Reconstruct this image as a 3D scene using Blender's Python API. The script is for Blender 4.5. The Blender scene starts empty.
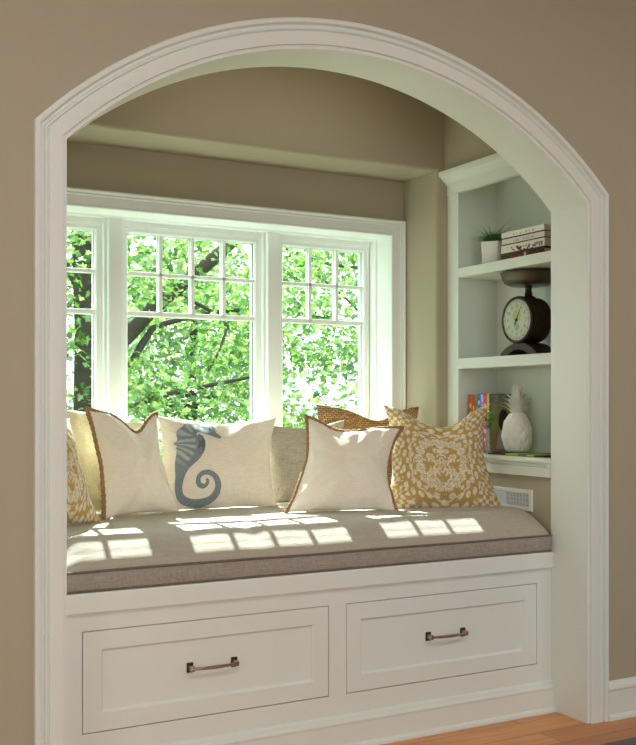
import bpy, bmesh, math, random
from mathutils import Vector, Matrix, noise
random.seed(7)
C = bpy.context.scene
COL = C.collection
PI = math.pi

# ------------------------------------------------------------------ helpers
def lin(r, g, b):
    f = lambda v: (v/255/12.92) if v/255 <= .04045 else ((v/255+.055)/1.055)**2.4
    return (f(r), f(g), f(b), 1)

def mat(name, col, rough=.5, metal=0, bump=None, col2=None, cscale=8, spec=.4, sheen=0):
    m = bpy.data.materials.new(name); m.use_nodes = True
    nt = m.node_tree; b = nt.nodes['Principled BSDF']
    b.inputs['Base Color'].default_value = col
    b.inputs['Roughness'].default_value = rough
    b.inputs['Metallic'].default_value = metal
    b.inputs['Specular IOR Level'].default_value = spec
    if sheen: b.inputs['Sheen Weight'].default_value = sheen
    tc = nt.nodes.new('ShaderNodeTexCoord')
    if col2:
        n = nt.nodes.new('ShaderNodeTexNoise'); n.inputs['Scale'].default_value = cscale
        n.inputs['Detail'].default_value = 5
        mx = nt.nodes.new('ShaderNodeMix'); mx.data_type = 'RGBA'
        mx.inputs[6].default_value = col; mx.inputs[7].default_value = col2
        nt.links.new(tc.outputs['Object'], n.inputs['Vector'])
        nt.links.new(n.outputs['Fac'], mx.inputs[0])
        nt.links.new(mx.outputs[2], b.inputs['Base Color'])
    if bump:
        sc, st = bump
        n = nt.nodes.new('ShaderNodeTexNoise'); n.inputs['Scale'].default_value = sc
        n.inputs['Detail'].default_value = 3
        bp = nt.nodes.new('ShaderNodeBump'); bp.inputs['Strength'].default_value = st
        bp.inputs['Distance'].default_value = .004
        nt.links.new(tc.outputs['Object'], n.inputs['Vector'])
        nt.links.new(n.outputs['Fac'], bp.inputs['Height'])
        nt.links.new(bp.outputs['Normal'], b.inputs['Normal'])
    return m

def linen(name, c1, c2, scale=1.0, strength=.35, attr=None):
    """woven cloth: two crossed stretched noises"""
    m = bpy.data.materials.new(name); m.use_nodes = True
    nt = m.node_tree; b = nt.nodes['Principled BSDF']
    b.inputs['Roughness'].default_value = .9
    b.inputs['Specular IOR Level'].default_value = .15
    b.inputs['Sheen Weight'].default_value = .15
    tc = nt.nodes.new('ShaderNodeTexCoord')
    outs = []
    for sx, sz in ((40, 420), (420, 40)):
        mp = nt.nodes.new('ShaderNodeMapping'); mp.inputs['Scale'].default_value = (sx*scale, sx*scale, sz*scale)
        n = nt.nodes.new('ShaderNodeTexNoise'); n.inputs['Scale'].default_value = 1; n.inputs['Detail'].default_value = 2
        nt.links.new(tc.outputs['Object'], mp.inputs['Vector']); nt.links.new(mp.outputs['Vector'], n.inputs['Vector'])
        outs.append(n.outputs['Fac'])
    ad = nt.nodes.new('ShaderNodeMath'); ad.operation = 'ADD'
    nt.links.new(outs[0], ad.inputs[0]); nt.links.new(outs[1], ad.inputs[1])
    rp = nt.nodes.new('ShaderNodeMapRange'); rp.inputs['From Min'].default_value = .7; rp.inputs['From Max'].default_value = 1.3
    nt.links.new(ad.outputs[0], rp.inputs['Value'])
    mx = nt.nodes.new('ShaderNodeMix'); mx.data_type = 'RGBA'
    mx.inputs[6].default_value = c1; mx.inputs[7].default_value = c2
    nt.links.new(rp.outputs['Result'], mx.inputs[0])
    src = mx.outputs[2]
    if attr:
        a = nt.nodes.new('ShaderNodeAttribute'); a.attribute_name = attr
        m2 = nt.nodes.new('ShaderNodeMix'); m2.data_type = 'RGBA'; m2.blend_type = 'MULTIPLY'
        m2.inputs[0].default_value = 1
        nt.links.new(a.outputs['Color'], m2.inputs[6]); nt.links.new(src, m2.inputs[7])
        src = m2.outputs[2]
    nt.links.new(src, b.inputs['Base Color'])
    bp = nt.nodes.new('ShaderNodeBump'); bp.inputs['Strength'].default_value = strength; bp.inputs['Distance'].default_value = .002
    nt.links.new(ad.outputs[0], bp.inputs['Height']); nt.links.new(bp.outputs['Normal'], b.inputs['Normal'])
    return m

def attr_mat(name, rough=.5):
    m = mat(name, (1, 1, 1, 1), rough)
    a = m.node_tree.nodes.new('ShaderNodeAttribute'); a.attribute_name = 'tint'
    m.node_tree.links.new(a.outputs['Color'], m.node_tree.nodes['Principled BSDF'].inputs['Base Color'])
    return m

class MB:
    """collects polygons, links them as ONE mesh object"""
    def __init__(s): s.v = []; s.f = []; s.c = []
    def add(s, vs, fs, col=None):
        o = len(s.v); s.v += [tuple(p) for p in vs]; s.f += [tuple(i+o for i in f) for f in fs]
        s.c += [col or (1, 1, 1, 1)]*len(vs); return s
    def box(s, x0, x1, y0, y1, z0, z1, b=0, col=None):
        bm = bmesh.new(); bmesh.ops.create_cube(bm, size=1)
        for v in bm.verts:
            v.co = Vector(((x0+x1)/2+v.co.x*(x1-x0), (y0+y1)/2+v.co.y*(y1-y0), (z0+z1)/2+v.co.z*(z1-z0)))
        if b: bmesh.ops.bevel(bm, geom=bm.edges[:], offset=b, segments=2, affect='EDGES', profile=.5)
        bm.verts.index_update()
        s.add([v.co.copy() for v in bm.verts], [[v.index for v in f.verts] for f in bm.faces], col); bm.free(); return s
    def tube(s, pts, r, n=8, closed=False, flat=1.0, col=None):
        """tube along pts, r number or list"""
        pts = [Vector(p) for p in pts]; N = len(pts)
        rs = r if isinstance(r, (list, tuple)) else [r]*N
        vs = []; up = None
        for i, p in enumerate(pts):
            a = pts[(i-1) % N] if closed or i > 0 else p
            b = pts[(i+1) % N] if closed or i < N-1 else p
            t = (b-a); t = t.normalized() if t.length > 1e-9 else Vector((0, 0, 1))
            if up is None:
                up = Vector((0, 0, 1)) if abs(t.z) < .9 else Vector((1, 0, 0))
            up = (up - t*up.dot(t)).normalized(); sd = t.cross(up)
            for k in range(n):
                q = 2*PI*k/n
                vs.append(p+(up*math.cos(q)*flat+sd*math.sin(q))*rs[i])
        fs = []
        for i in range(N if closed else N-1):
            j = (i+1) % N
            for k in range(n):
                l = (k+1) % n
                fs.append((i*n+k, i*n+l, j*n+l, j*n+k))
        if not closed:
            fs.append(tuple(range(n))[::-1]); fs.append(tuple((N-1)*n+k for k in range(n)))
        return s.add(vs, fs, col)
    def lathe(s, prof, loc=(0, 0, 0), n=32, axis='z', col=None):
        """prof list of (r, h)"""
        vs = []; fs = []
        for r, h in prof:
            for k in range(n):
                q = 2*PI*k/n; a, b = r*math.cos(q), r*math.sin(q)
                vs.append(Vector(loc)+(Vector((a, b, h)) if axis == 'z' else Vector((h, a, b)) if axis == 'x' else Vector((a, h, b))))
        m = len(prof)
        for i in range(m-1):
            for k in range(n):
                l = (k+1) % n; fs.append((i*n+k, i*n+l, (i+1)*n+l, (i+1)*n+k))
        fs.append(tuple(range(n))[::-1]); fs.append(tuple((m-1)*n+k for k in range(n)))
        return s.add(vs, fs, col)
    def grid(s, rows, closed_u=False, col=None):
        """rows: list of equally long point lists"""
        n = len(rows[0]); vs = [p for r in rows for p in r]; fs = []
        for i in range(len(rows)-1):
            for k in range(n-1):
                fs.append((i*n+k, i*n+k+1, (i+1)*n+k+1, (i+1)*n+k))
            if closed_u: fs.append((i*n+n-1, i*n, (i+1)*n, (i+1)*n+n-1))
        return s.add(vs, fs, col)
    def build(s, name, m, parent=None, smooth=False, fix=True, tint=False, autos=None):
        me = bpy.data.meshes.new(name); me.from_pydata(s.v, [], s.f)
        if fix:
            bm = bmesh.new(); bm.from_mesh(me)
            bmesh.ops.recalc_face_normals(bm, faces=bm.faces[:]); bm.to_mesh(me); bm.free()
        if tint:
            ca = me.color_attributes.new('tint', 'FLOAT_COLOR', 'POINT')
            flat = [x for c in s.c for x in c]; ca.data.foreach_set('color', flat)
        o = bpy.data.objects.new(name, me); COL.objects.link(o)
        if isinstance(m, (list, tuple)):
            for x in m: me.materials.append(x)
        else: me.materials.append(m)
        if smooth:
            me.polygons.foreach_set('use_smooth', [True]*len(me.polygons))
            if autos is not None:
                me.update(); me.set_sharp_from_angle(angle=autos)
        if parent: o.parent = parent
        return o

def tag(o, label, cat, group=None):
    o['label'] = label; o['category'] = cat
    if group: o['group'] = group
    return o
def struct(o):
    o['kind'] = 'structure'; return o
def thing(name, label, cat, loc=(0, 0, 0), rz=0, group=None):
    o = bpy.data.objects.new(name, None); COL.objects.link(o)
    o.location = loc; o.rotation_euler = (0, 0, rz); o.empty_display_size = .05
    return tag(o, label, cat, group)
def settle(root):
    """children were modelled in world coordinates: keep them there under a root that sits at the base"""
    inv = Matrix.LocRotScale(root.location, root.rotation_euler, None).inverted()
    for ch in list(root.children):
        if ch.type == 'MESH': ch.data.transform(inv)
        for g in ch.children:
            if g.type == 'MESH': g.data.transform(inv)

# ------------------------------------------------------------------ materials
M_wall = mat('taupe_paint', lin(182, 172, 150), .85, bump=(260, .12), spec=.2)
M_niche = mat('taupe_niche_lighting', lin(172, 163, 140), .85, bump=(260, .12), spec=.2)  # same taupe paint, with the niche's mixed lighting put into its colour
M_trim = mat('white_enamel', lin(233, 238, 232), .38, bump=(30, .02), spec=.45)
M_ceil = mat('ceiling_paint', lin(225, 220, 208), .9)
M_shelf = mat('bookcase_enamel', lin(222, 228, 218), .42)
M_gap = mat('joint', lin(30, 26, 24), .9)
M_nickel = mat('aged_nickel', lin(205, 190, 178), .3, metal=1, col2=lin(150, 132, 120), cscale=60)
M_bronze = mat('dark_bronze', lin(120, 96, 80), .35, metal=1, col2=lin(80, 62, 52), cscale=60)
M_cush = linen('cushion_linen', lin(192, 184, 167), lin(174, 165, 149), 1.0, .4)
M_box = linen('cushion_linen_shaded', lin(176, 168, 157), lin(148, 140, 130), .8, .5)  # same linen as the top, the band's shade mixed into its colour
M_pipe = linen('piping_linen', lin(128, 118, 108), lin(106, 97, 88), 1.2, .4)
M_cream = linen('cream_linen', lin(248, 240, 225), lin(236, 225, 206), 1.0, .35)
M_natural = linen('natural_linen', lin(246, 237, 220), lin(230, 218, 197), .8, .4)
M_grey = linen('grey_linen', lin(196, 186, 168), lin(160, 150, 132), .8, .5)
M_damask = linen('damask_cotton', (1, 1, 1, 1), (.86, .86, .84, 1), .9, .3, attr='tint')
M_app = linen('applique_cotton', (1, 1, 1, 1), (.82, .84, .86, 1), 1.0, .3, attr='tint')
M_tint = attr_mat('printed_surface', .5)
M_dark = mat('dark_iron', lin(78, 56, 46), .45, metal=.6, col2=lin(40, 30, 26), cscale=30)
M_dish = mat('galvanised_dish', lin(120, 112, 98), .35, metal=.85, col2=lin(86, 80, 70), cscale=20)
M_ceramic = mat('white_ceramic', lin(226, 224, 214), .28, spec=.5)
M_page = mat('book_pages', lin(200, 186, 160), .9, bump=(300, .3))

def braid_mat(name, c1, c2, sc):
    m = bpy.data.materials.new(name); m.use_nodes = True
    nt = m.node_tree; b = nt.nodes['Principled BSDF']; b.inputs['Roughness'].default_value = .85
    tc = nt.nodes.new('ShaderNodeTexCoord')
    w = nt.nodes.new('ShaderNodeTexWave'); w.wave_type = 'BANDS'; w.bands_direction = 'DIAGONAL'
    w.inputs['Scale'].default_value = sc; w.inputs['Distortion'].default_value = 3; w.inputs['Detail Scale'].default_value = 3
    mx = nt.nodes.new('ShaderNodeMix'); mx.data_type = 'RGBA'; mx.inputs[6].default_value = c1; mx.inputs[7].default_value = c2
    nt.links.new(tc.outputs['Object'], w.inputs['Vector']); nt.links.new(w.outputs['Fac'], mx.inputs[0])
    nt.links.new(mx.outputs[2], b.inputs['Base Color'])
    bp = nt.nodes.new('ShaderNodeBump'); bp.inputs['Strength'].default_value = .6; bp.inputs['Distance'].default_value = .003
    nt.links.new(w.outputs['Fac'], bp.inputs['Height']); nt.links.new(bp.outputs['Normal'], b.inputs['Normal'])
    return m
M_jute = braid_mat('jute_braid', lin(190, 150, 108), lin(128, 92, 60), 70)
def weave_mat():
    m = bpy.data.materials.new('seagrass_weave'); m.use_nodes = True
    nt = m.node_tree; b = nt.nodes['Principled BSDF']; b.inputs['Roughness'].default_value = .8
    tc = nt.nodes.new('ShaderNodeTexCoord')
    br = nt.nodes.new('ShaderNodeTexBrick'); br.inputs['Scale'].default_value = 1
    br.inputs['Brick Width'].default_value = .022; br.inputs['Row Height'].default_value = .009
    br.inputs['Mortar Size'].default_value = .0016; br.inputs['Mortar Smooth'].default_value = .6
    br.inputs['Color1'].default_value = lin(214, 170, 108); br.inputs['Color2'].default_value = lin(168, 124, 70)
    br.inputs['Mortar'].default_value = lin(62, 40, 22)
    mp = nt.nodes.new('ShaderNodeMapping'); mp.inputs['Rotation'].default_value = (PI/2, .12, 0)
    nt.links.new(tc.outputs['Object'], mp.inputs['Vector']); nt.links.new(mp.outputs['Vector'], br.inputs['Vector'])
    nt.links.new(br.outputs['Color'], b.inputs['Base Color'])
    bp = nt.nodes.new('ShaderNodeBump'); bp.inputs['Strength'].default_value = .8; bp.inputs['Distance'].default_value = .003; bp.invert = True
    nt.links.new(br.outputs['Fac'], bp.inputs['Height']); nt.links.new(bp.outputs['Normal'], b.inputs['Normal'])
    return m
M_weave = weave_mat()

def floor_mat():
    m = bpy.data.materials.new('oak_boards'); m.use_nodes = True
    nt = m.node_tree; b = nt.nodes['Principled BSDF']; b.inputs['Roughness'].default_value = .35
    tc = nt.nodes.new('ShaderNodeTexCoord')
    br = nt.nodes.new('ShaderNodeTexBrick'); br.inputs['Scale'].default_value = 1
    br.inputs['Brick Width'].default_value = 1.3; br.inputs['Row Height'].default_value = .125
    br.inputs['Mortar Size'].default_value = .0012; br.offset = .37
    br.inputs['Color1'].default_value = lin(226, 156, 92); br.inputs['Color2'].default_value = lin(196, 128, 74)
    br.inputs['Mortar'].default_value = lin(70, 42, 24)
    mp = nt.nodes.new('ShaderNodeMapping'); mp.inputs['Scale'].default_value = (2.2, 26, 1)
    n = nt.nodes.new('ShaderNodeTexNoise'); n.inputs['Scale'].default_value = 1.6; n.inputs['Detail'].default_value = 6; n.inputs['Distortion'].default_value = .8
    nt.links.new(tc.outputs['Object'], br.inputs['Vector'])
    nt.links.new(tc.outputs['Object'], mp.inputs['Vector']); nt.links.new(mp.outputs['Vector'], n.inputs['Vector'])
    mr = nt.nodes.new('ShaderNodeMapRange'); mr.inputs['To Min'].default_value = .6; mr.inputs['To Max'].default_value = 1.3
    nt.links.new(n.outputs['Fac'], mr.inputs['Value'])
    mx = nt.nodes.new('ShaderNodeMix'); mx.data_type = 'RGBA'; mx.blend_type = 'MULTIPLY'; mx.inputs[0].default_value = 1
    nt.links.new(br.outputs['Color'], mx.inputs[6]); nt.links.new(mr.outputs['Result'], mx.inputs[7])
    nt.links.new(mx.outputs[2], b.inputs['Base Color'])
    return m
M_floor = floor_mat()

def glass_mat():
    m = bpy.data.materials.new('window_glass'); m.use_nodes = True
    nt = m.node_tree; nt.nodes.remove(nt.nodes['Principled BSDF'])
    out = nt.nodes['Material Output']
    t = nt.nodes.new('ShaderNodeBsdfTransparent'); t.inputs['Color'].default_value = (.96, .98, .97, 1)
    g = nt.nodes.new('ShaderNodeBsdfGlossy'); g.inputs['Roughness'].default_value = .02
    mx = nt.nodes.new('ShaderNodeMixShader')
    mx.inputs[0].default_value = .03
    nt.links.new(t.outputs[0], mx.inputs[1]); nt.links.new(g.outputs[0], mx.inputs[2])
    nt.links.new(mx.outputs[0], out.inputs['Surface'])
    return m
M_glass = glass_mat()

def leaf_mat(name, cols):
    m = bpy.data.materials.new(name); m.use_nodes = True
    nt = m.node_tree; nt.nodes.remove(nt.nodes['Principled BSDF']); out = nt.nodes['Material Output']
    ge = nt.nodes.new('ShaderNodeNewGeometry')
    cr = nt.nodes.new('ShaderNodeValToRGB')
    el = cr.color_ramp.elements
    el[0].position = 0; el[0].color = cols[0]; el[1].position = 1; el[1].color = cols[-1]
    for i, c in enumerate(cols[1:-1]):
        e = el.new((i+1)/(len(cols)-1)); e.color = c
    nt.links.new(ge.outputs['Random Per Island'], cr.inputs[0])
    d = nt.nodes.new('ShaderNodeBsdfDiffuse'); t = nt.nodes.new('ShaderNodeBsdfTranslucent')
    g = nt.nodes.new('ShaderNodeBsdfGlossy'); g.inputs['Roughness'].default_value = .35
    nt.links.new(cr.outputs[0], d.inputs[0]); nt.links.new(cr.outputs[0], t.inputs[0])
    mx = nt.nodes.new('ShaderNodeMixShader'); mx.inputs[0].default_value = .5
    nt.links.new(d.outputs[0], mx.inputs[1]); nt.links.new(t.outputs[0], mx.inputs[2])
    m2 = nt.nodes.new('ShaderNodeMixShader'); m2.inputs[0].default_value = .06
    nt.links.new(mx.outputs[0], m2.inputs[1]); nt.links.new(g.outputs[0], m2.inputs[2])
    nt.links.new(m2.outputs[0], out.inputs['Surface'])
    return m
M_leaf = leaf_mat('maple_leaf', [lin(52, 88, 36), lin(86, 128, 52), lin(112, 150, 66), lin(162, 180, 108)])
M_leaf2 = leaf_mat('far_leaf', [lin(78, 116, 56), lin(106, 142, 76), lin(144, 166, 106)])
M_grass = leaf_mat('grass_blade', [lin(60, 100, 50), lin(90, 140, 70), lin(70, 120, 60)])
M_bark = mat('bark', lin(74, 68, 60), .95, bump=(18, 1), col2=lin(42, 38, 34), cscale=9)
M_street = mat('pale_paving', lin(150, 148, 154), .9, col2=lin(128, 128, 136), cscale=.6)
M_lawn = mat('lawn', lin(76, 98, 52), 1, col2=lin(58, 80, 42), cscale=3)
M_rug = mat('rug_wool', lin(92, 98, 108), .95, bump=(160, .8), col2=lin(120, 124, 130), cscale=40)

# ------------------------------------------------------------------ dimensions
XL, XR = .811, 2.834            # arch opening
XC = (XL+XR)/2; HW = (XR-XL)/2
R0, ZC = 1.4527, .9653
CEIL = 3.05
def arch(w, n=56):
    """left foot, arc, right foot of the curve lying w outside the opening edge"""
    R = R0+w; hw = HW+w; a = math.asin(hw/R)
    pts = [(XC-hw, 0.0)]
    for i in range(n+1):
        q = -a+2*a*i/n
        pts.append((XC+R*math.sin(q), ZC+R*math.cos(q)))
    pts.append((XC+hw, 0.0)); return pts

# ------------------------------------------------------------------ room shell
RX0, RX1, RY0 = -2.4, 5.2, -5.6
o = struct(MB().box(RX0-.1, RX1+.1, RY0-.1, .26, -.08, 0).build('floor', M_floor))
struct(MB().box(RX0-.1, RX1+.1, RY0-.1, .2, CEIL, CEIL+.1).build('ceiling', M_ceil))
wf = MB()
c = arch(.012)
for y in (0.0, .199):
    rows = [[(x, y, z) for x, z in c[1:-1]], [(x, y, CEIL) for x, z in c[1:-1]]]
    wf.grid(rows)
    for x0, x1 in ((RX0, c[1][0]), (c[-2][0], RX1)):
        zt = c[1][1]
        wf.add([(x0, y, 0), (x1, y, 0), (x1, y, zt), (x1, y, CEIL), (x0, y, CEIL)], [(0, 1, 2, 3, 4)])
wf.grid([[(x, 0, z) for x, z in c], [(x, .199, z) for x, z in c]])
struct(wf.build('wall_front', M_wall, fix=False))
struct(MB().box(RX0-.1, RX0, RY0-.1, .2, 0, CEIL).build('wall_left', M_wall))
struct(MB().box(RX1, RX1+.1, RY0-.1, .2, 0, CEIL).build('wall_right', M_wall))
struct(MB().box(RX0, RX1, RY0-.1, RY0, 0, CEIL).build('wall_rear', M_wall))

# jamb lining and soffit
t = MB(); a0, a1 = arch(0), arch(.0118)
t.grid([[(x, y, z) for x, z in a] for a, y in ((a1, -.003), (a0, -.003), (a0, .204), (a1, .204))])
struct(t.build('trim_lining', M_trim, smooth=True, autos=math.radians(25)))
bpy.data.objects['trim_lining'].name = 'trim_2'
# casing
prof = [(.0120, -.001), (.0120, -.0125), (.0128, -.0145), (.0145, -.0150), (.052, -.0150), (.0530, -.0105), (.0550, -.0095), (.0565, -.0140),
        (.0595, -.0175), (.0635, -.0175), (.0665, -.0140), (.0675, -.0075), (.0705, -.0050), (.0755, -.0060), (.0775, -.0090), (.0780, -.0175), (.0800, -.0215),
        (.0840, -.0235), (.0915, -.0235), (.0955, -.0205), (.0970, -.0160), (.0972, -.0001)]
t = MB(); rows = []
for w, y in prof: rows.append([(x, y, z) for x, z in arch(w)])
t.grid(rows)
struct(t.build('trim_1', M_trim, smooth=True, autos=math.radians(28)))

def sweep_x(prof, x0, x1):      # prof (y,z)
    m = MB(); n = len(prof)
    m.grid([[(x0, y, z) for y, z in prof], [(x1, y, z) for y, z in prof]])
    m.add([(x0, y, z) for y, z in prof], [tuple(range(n))]); m.add([(x1, y, z) for y, z in prof], [tuple(range(n))])
    return m
bprof = [(0, 0), (-.026, 0), (-.026, .010), (-.022, .018), (-.016, .022), (-.016, .112), (-.020, .116), (-.022, .122), (-.020, .128), (-.013, .131), (-.010, .138), (-.006, .146), (0, .149)]
struct(sweep_x(bprof, XR+.098, RX1).build('baseboard_right', M_trim))
struct(sweep_x(bprof, RX0, XL-.098).build('baseboard_left', M_trim))

# ---- niche
NC = 2.76; YB = .92; YW = 1.20; AX0, AX1, AZ = .738, 2.782, 2.310
wm = MB()
r = .016; prof = [(0, YW)] + [(r-r*math.cos(q), YB+r-r*math.sin(q)) for q in [PI/2*i/6 for i in range(7)]] + [(.03, YB)]
def ring(a):
    return [(AX1+a, 0), (AX1+a, AZ+a), (AX0-a, AZ+a), (AX0-a, 0)]
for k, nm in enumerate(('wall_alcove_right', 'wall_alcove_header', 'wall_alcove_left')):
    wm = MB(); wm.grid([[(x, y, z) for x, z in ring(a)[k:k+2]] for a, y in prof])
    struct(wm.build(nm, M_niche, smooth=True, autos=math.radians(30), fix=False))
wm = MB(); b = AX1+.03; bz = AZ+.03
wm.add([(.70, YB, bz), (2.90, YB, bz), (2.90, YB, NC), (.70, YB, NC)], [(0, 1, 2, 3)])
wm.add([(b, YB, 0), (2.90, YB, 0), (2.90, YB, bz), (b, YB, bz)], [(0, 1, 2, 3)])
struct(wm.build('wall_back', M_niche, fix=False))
# window wall with its opening
WX0, WX1, WZ0, WZ1 = .819, 2.705, .875, 2.043
wm = MB()
wm.box(AX0-.12, WX0-.001, YW, 1.5, 0, AZ+.1); wm.box(WX1+.001, AX1+.12, YW, 1.5, 0, AZ+.1)
wm.box(WX0-.001, WX1+.001, YW, 1.5, WZ1+.001, AZ+.1); wm.box(WX0-.001, WX1+.001, YW, 1.5, 0, WZ0-.001)
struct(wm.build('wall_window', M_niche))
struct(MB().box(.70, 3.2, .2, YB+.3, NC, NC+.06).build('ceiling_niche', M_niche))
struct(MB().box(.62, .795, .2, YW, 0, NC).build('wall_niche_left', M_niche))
wm = MB()
wm.box(2.822, 2.95, .2, YB+.04, 2.302, NC)

MB_low = MB().box(2.85, 3.16, .2, YB+.04, 0, .936)
struct(MB_low.build('wall_niche_base', M_wall))
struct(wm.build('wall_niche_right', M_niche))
# outside skin so that no daylight leaks round the niche
sk = MB(); sk.box(3.12, 3.3, .2, 1.5, 0, NC); sk.box(2.9, 3.2, YB+.04, 1.5, 0, NC)
sk.box(.5, 3.3, 1.0, 1.5, AZ+.1, NC+.1)
struct(sk.build('wall_outer', M_wall))

# ---- window trim: casing with mitres
def rect_sweep(prof, x0, x1, z0, z1):
    m = MB(); rows = [[(x0-w, y, z0-w), (x0-w, y, z1+w), (x1+w, y, z1+w), (x1+w, y, z0-w)] for w, y in prof]
    return m.grid(rows, closed_u=True)
cp = [(.000, YW+.01), (.000, YW-.014), (.003, YW-.017), (.008, YW-.017), (.011, YW-.013), (.048, YW-.016), (.051, YW-.021), (.055, YW-.022), (.058, YW-.018), (.060, YW-.018), (.062, YW-.027), (.067, YW-.031), (.0735, YW-.028), (.0745, YW)]
struct(rect_sweep(cp, WX0, WX1, WZ0, WZ1).build('trim_3', M_trim))
# jamb extension with a step, and the stool
jp = [(0, YW+.009), (0, 1.315), (-.008, 1.320), (-.008, 1.47), (.001, 1.47), (.001, YW+.012)]
struct(rect_sweep(jp, WX0, WX1, WZ0, WZ1).build('trim_4', M_trim))
struct(MB().box(AX0+.005, AX1-.005, YW-.055, YW+.14, .845, WZ0+.006, .006).build('trim_5', M_trim))
# posts between the windows
tm = MB()
for x0, x1 in ((1.338, 1.425), (2.098, 2.188)):
    tm.box(x0, x1, 1.345, 1.47, WZ0, WZ1-.008); tm.box(x0+.012, x1-.012, 1.322, 1.35, WZ0, WZ1-.008, .005)
struct(tm.build('trim_6', M_trim))

# ---- windows
def window(n, gx0, gx1, lites):
    GZ0, GZ1 = .935, 1.985
    e = bpy.data.objects.new('window_%d' % n, None); COL.objects.link(e); e.location = ((gx0+gx1)/2, 1.4, WZ0); struct(e)
    f = MB(); fw = .03
    rows = [[(gx0-w, y, GZ0-w), (gx0-w, y, GZ1+w), (gx1+w, y, GZ1+w), (gx1+w, y, GZ0-w)] for w, y in
            ((0, 1.395), (0, 1.384), (.006, 1.376), (.022, 1.376), (.024, 1.372), (fw, 1.372), (fw, 1.43), (0, 1.43), (0, 1.405))]
    f.grid(rows, closed_u=True)
    if WZ0 < GZ0-fw: f.box(gx0-fw, gx1+fw, 1.365, 1.43, WZ0+.006, GZ0-fw)
    f.box(gx0-fw, gx1+fw, 1.362, 1.43, GZ1+fw, WZ1-.008)
    f.build('sash_frame', M_trim, e)
    mu = MB()
    def bar(x0, x1, z0, z1):
        mu.box(x0, x1, 1.380, 1.3955, z0, z1, .003); mu.box(x0, x1, 1.4045, 1.418, z0, z1, .003)
    for k in range(1, lites):
        x = gx0+(gx1-gx0)*k/lites; bar(x-.0085, x+.0085, 1.633, GZ1)
    bar(gx0, gx1, 1.809-.0085, 1.809+.0085); bar(gx0, gx1, 1.633-.011, 1.633+.011)
    mu.build('muntin', M_trim, e)
    MB().box(gx0-.01, gx1+.01, 1.397, 1.403, GZ0-.01, GZ1+.01).build('glass_pane', M_glass, e)
    settle(e)
window(1, .863, 1.308, 3); window(2, 1.455, 2.068, 4); window(3, 2.218, 2.663, 3)

# ------------------------------------------------------------------ window seat
YF = .20
bench = thing('window_bench', 'white built-in window seat bench with two wide drawers under the cushion', 'bench', (XC, .6, 0))
b = MB()
DR = [(.914, 1.8036), (1.874, 2.758)]; DZ0, DZ1 = .194, .518
x0, x1 = XL+.001, XR-.001
b.box(x0, DR[0][0], YF, YF+.03, 0, .60); b.box(DR[0][1], DR[1][0], YF, YF+.03, 0, .60); b.box(DR[1][1], x1, YF, YF+.03, 0, .60)
for d in DR:
    b.box(d[0], d[1], YF, YF+.03, DZ1, .60); b.box(d[0], d[1], YF, YF+.03, 0, DZ0)
b.build('face_frame', M_trim, bench)
b = MB(); b.box(x0, x1, YF+.04, YB-.003, 0, .574); b.box(x0, AX1-.003, YB-.003, YW-.001, 0, .574); b.build('body', M_trim, bench)
b = MB()
b.box(x0, x1, YF+.032, YF+.039, DZ0-.03, DZ1+.03); b.build('backing', M_gap, bench)
MB().box(x0, x1, YF-.016, YB-.003, .575, .64, .005).box(x0+.002, AX1-.003, YB-.008, YW-.002, .576, .6398).build('top_board', M_trim, bench)
pp = [(YF, 0), (YF-.028, 0), (YF-.028, .008), (YF-.024, .016), (YF-.018, .020), (YF-.018, .090), (YF-.021, .094), (YF-.021, .100), (YF-.012, .106), (YF-.009, .116), (YF-.003, .122), (YF, .123)]
sweep_x(pp, x0, x1).build('base_moulding', M_trim, bench)
for d in DR:
    g = .003; a0_, a1_, z0, z1 = d[0]+g, d[1]-g, DZ0+g, DZ1-g; s = .062
    m = MB()
    rows = [[(a0_+w, y, z0+w), (a0_+w, y, z1-w), (a1_-w, y, z1-w), (a1_-w, y, z0+w)] for w, y in
            ((0, YF+.024), (0, YF+.001), (.0015, YF-.001), (s-.004, YF-.001), (s, YF+.0025), (s+.003, YF+.009), (s+.004, YF+.010))]
    m.grid(rows, closed_u=True)
    w = s+.004; m.add([(a0_+w, YF+.010, z0+w), (a0_+w, YF+.010, z1-w), (a1_-w, YF+.010, z1-w), (a1_-w, YF+.010, z0+w)], [(0, 1, 2, 3)])
    dr = m.build('drawer', M_trim, bench)
    cx, cz = (d[0]+d[1])/2, .360
    h = MB()
    for sx in (-1, 1):
        pb_ = MB().box(cx+sx*.080-.0115, cx+sx*.080+.0115, YF+.004, YF+.010, cz-.0165, cz+.0165, .002); pb_.build('handle_plate', M_bronze, dr)
        h.box(cx+sx*.080-.007, cx+sx*.080+.007, YF-.022, YF+.006, cz-.009, cz+.009, .003)
    h.tube([(cx-.083, YF-.018, cz), (cx-.05, YF-.021, cz-.001), (cx, YF-.022, cz-.002), (cx+.05, YF-.021, cz-.001), (cx+.083, YF-.018, cz)], [.0045, .0052, .0062, .0052, .0045], 12)
    h.build('handle', M_nickel, dr)['label'] = 'aged nickel bar handle'
settle(bench)

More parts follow.
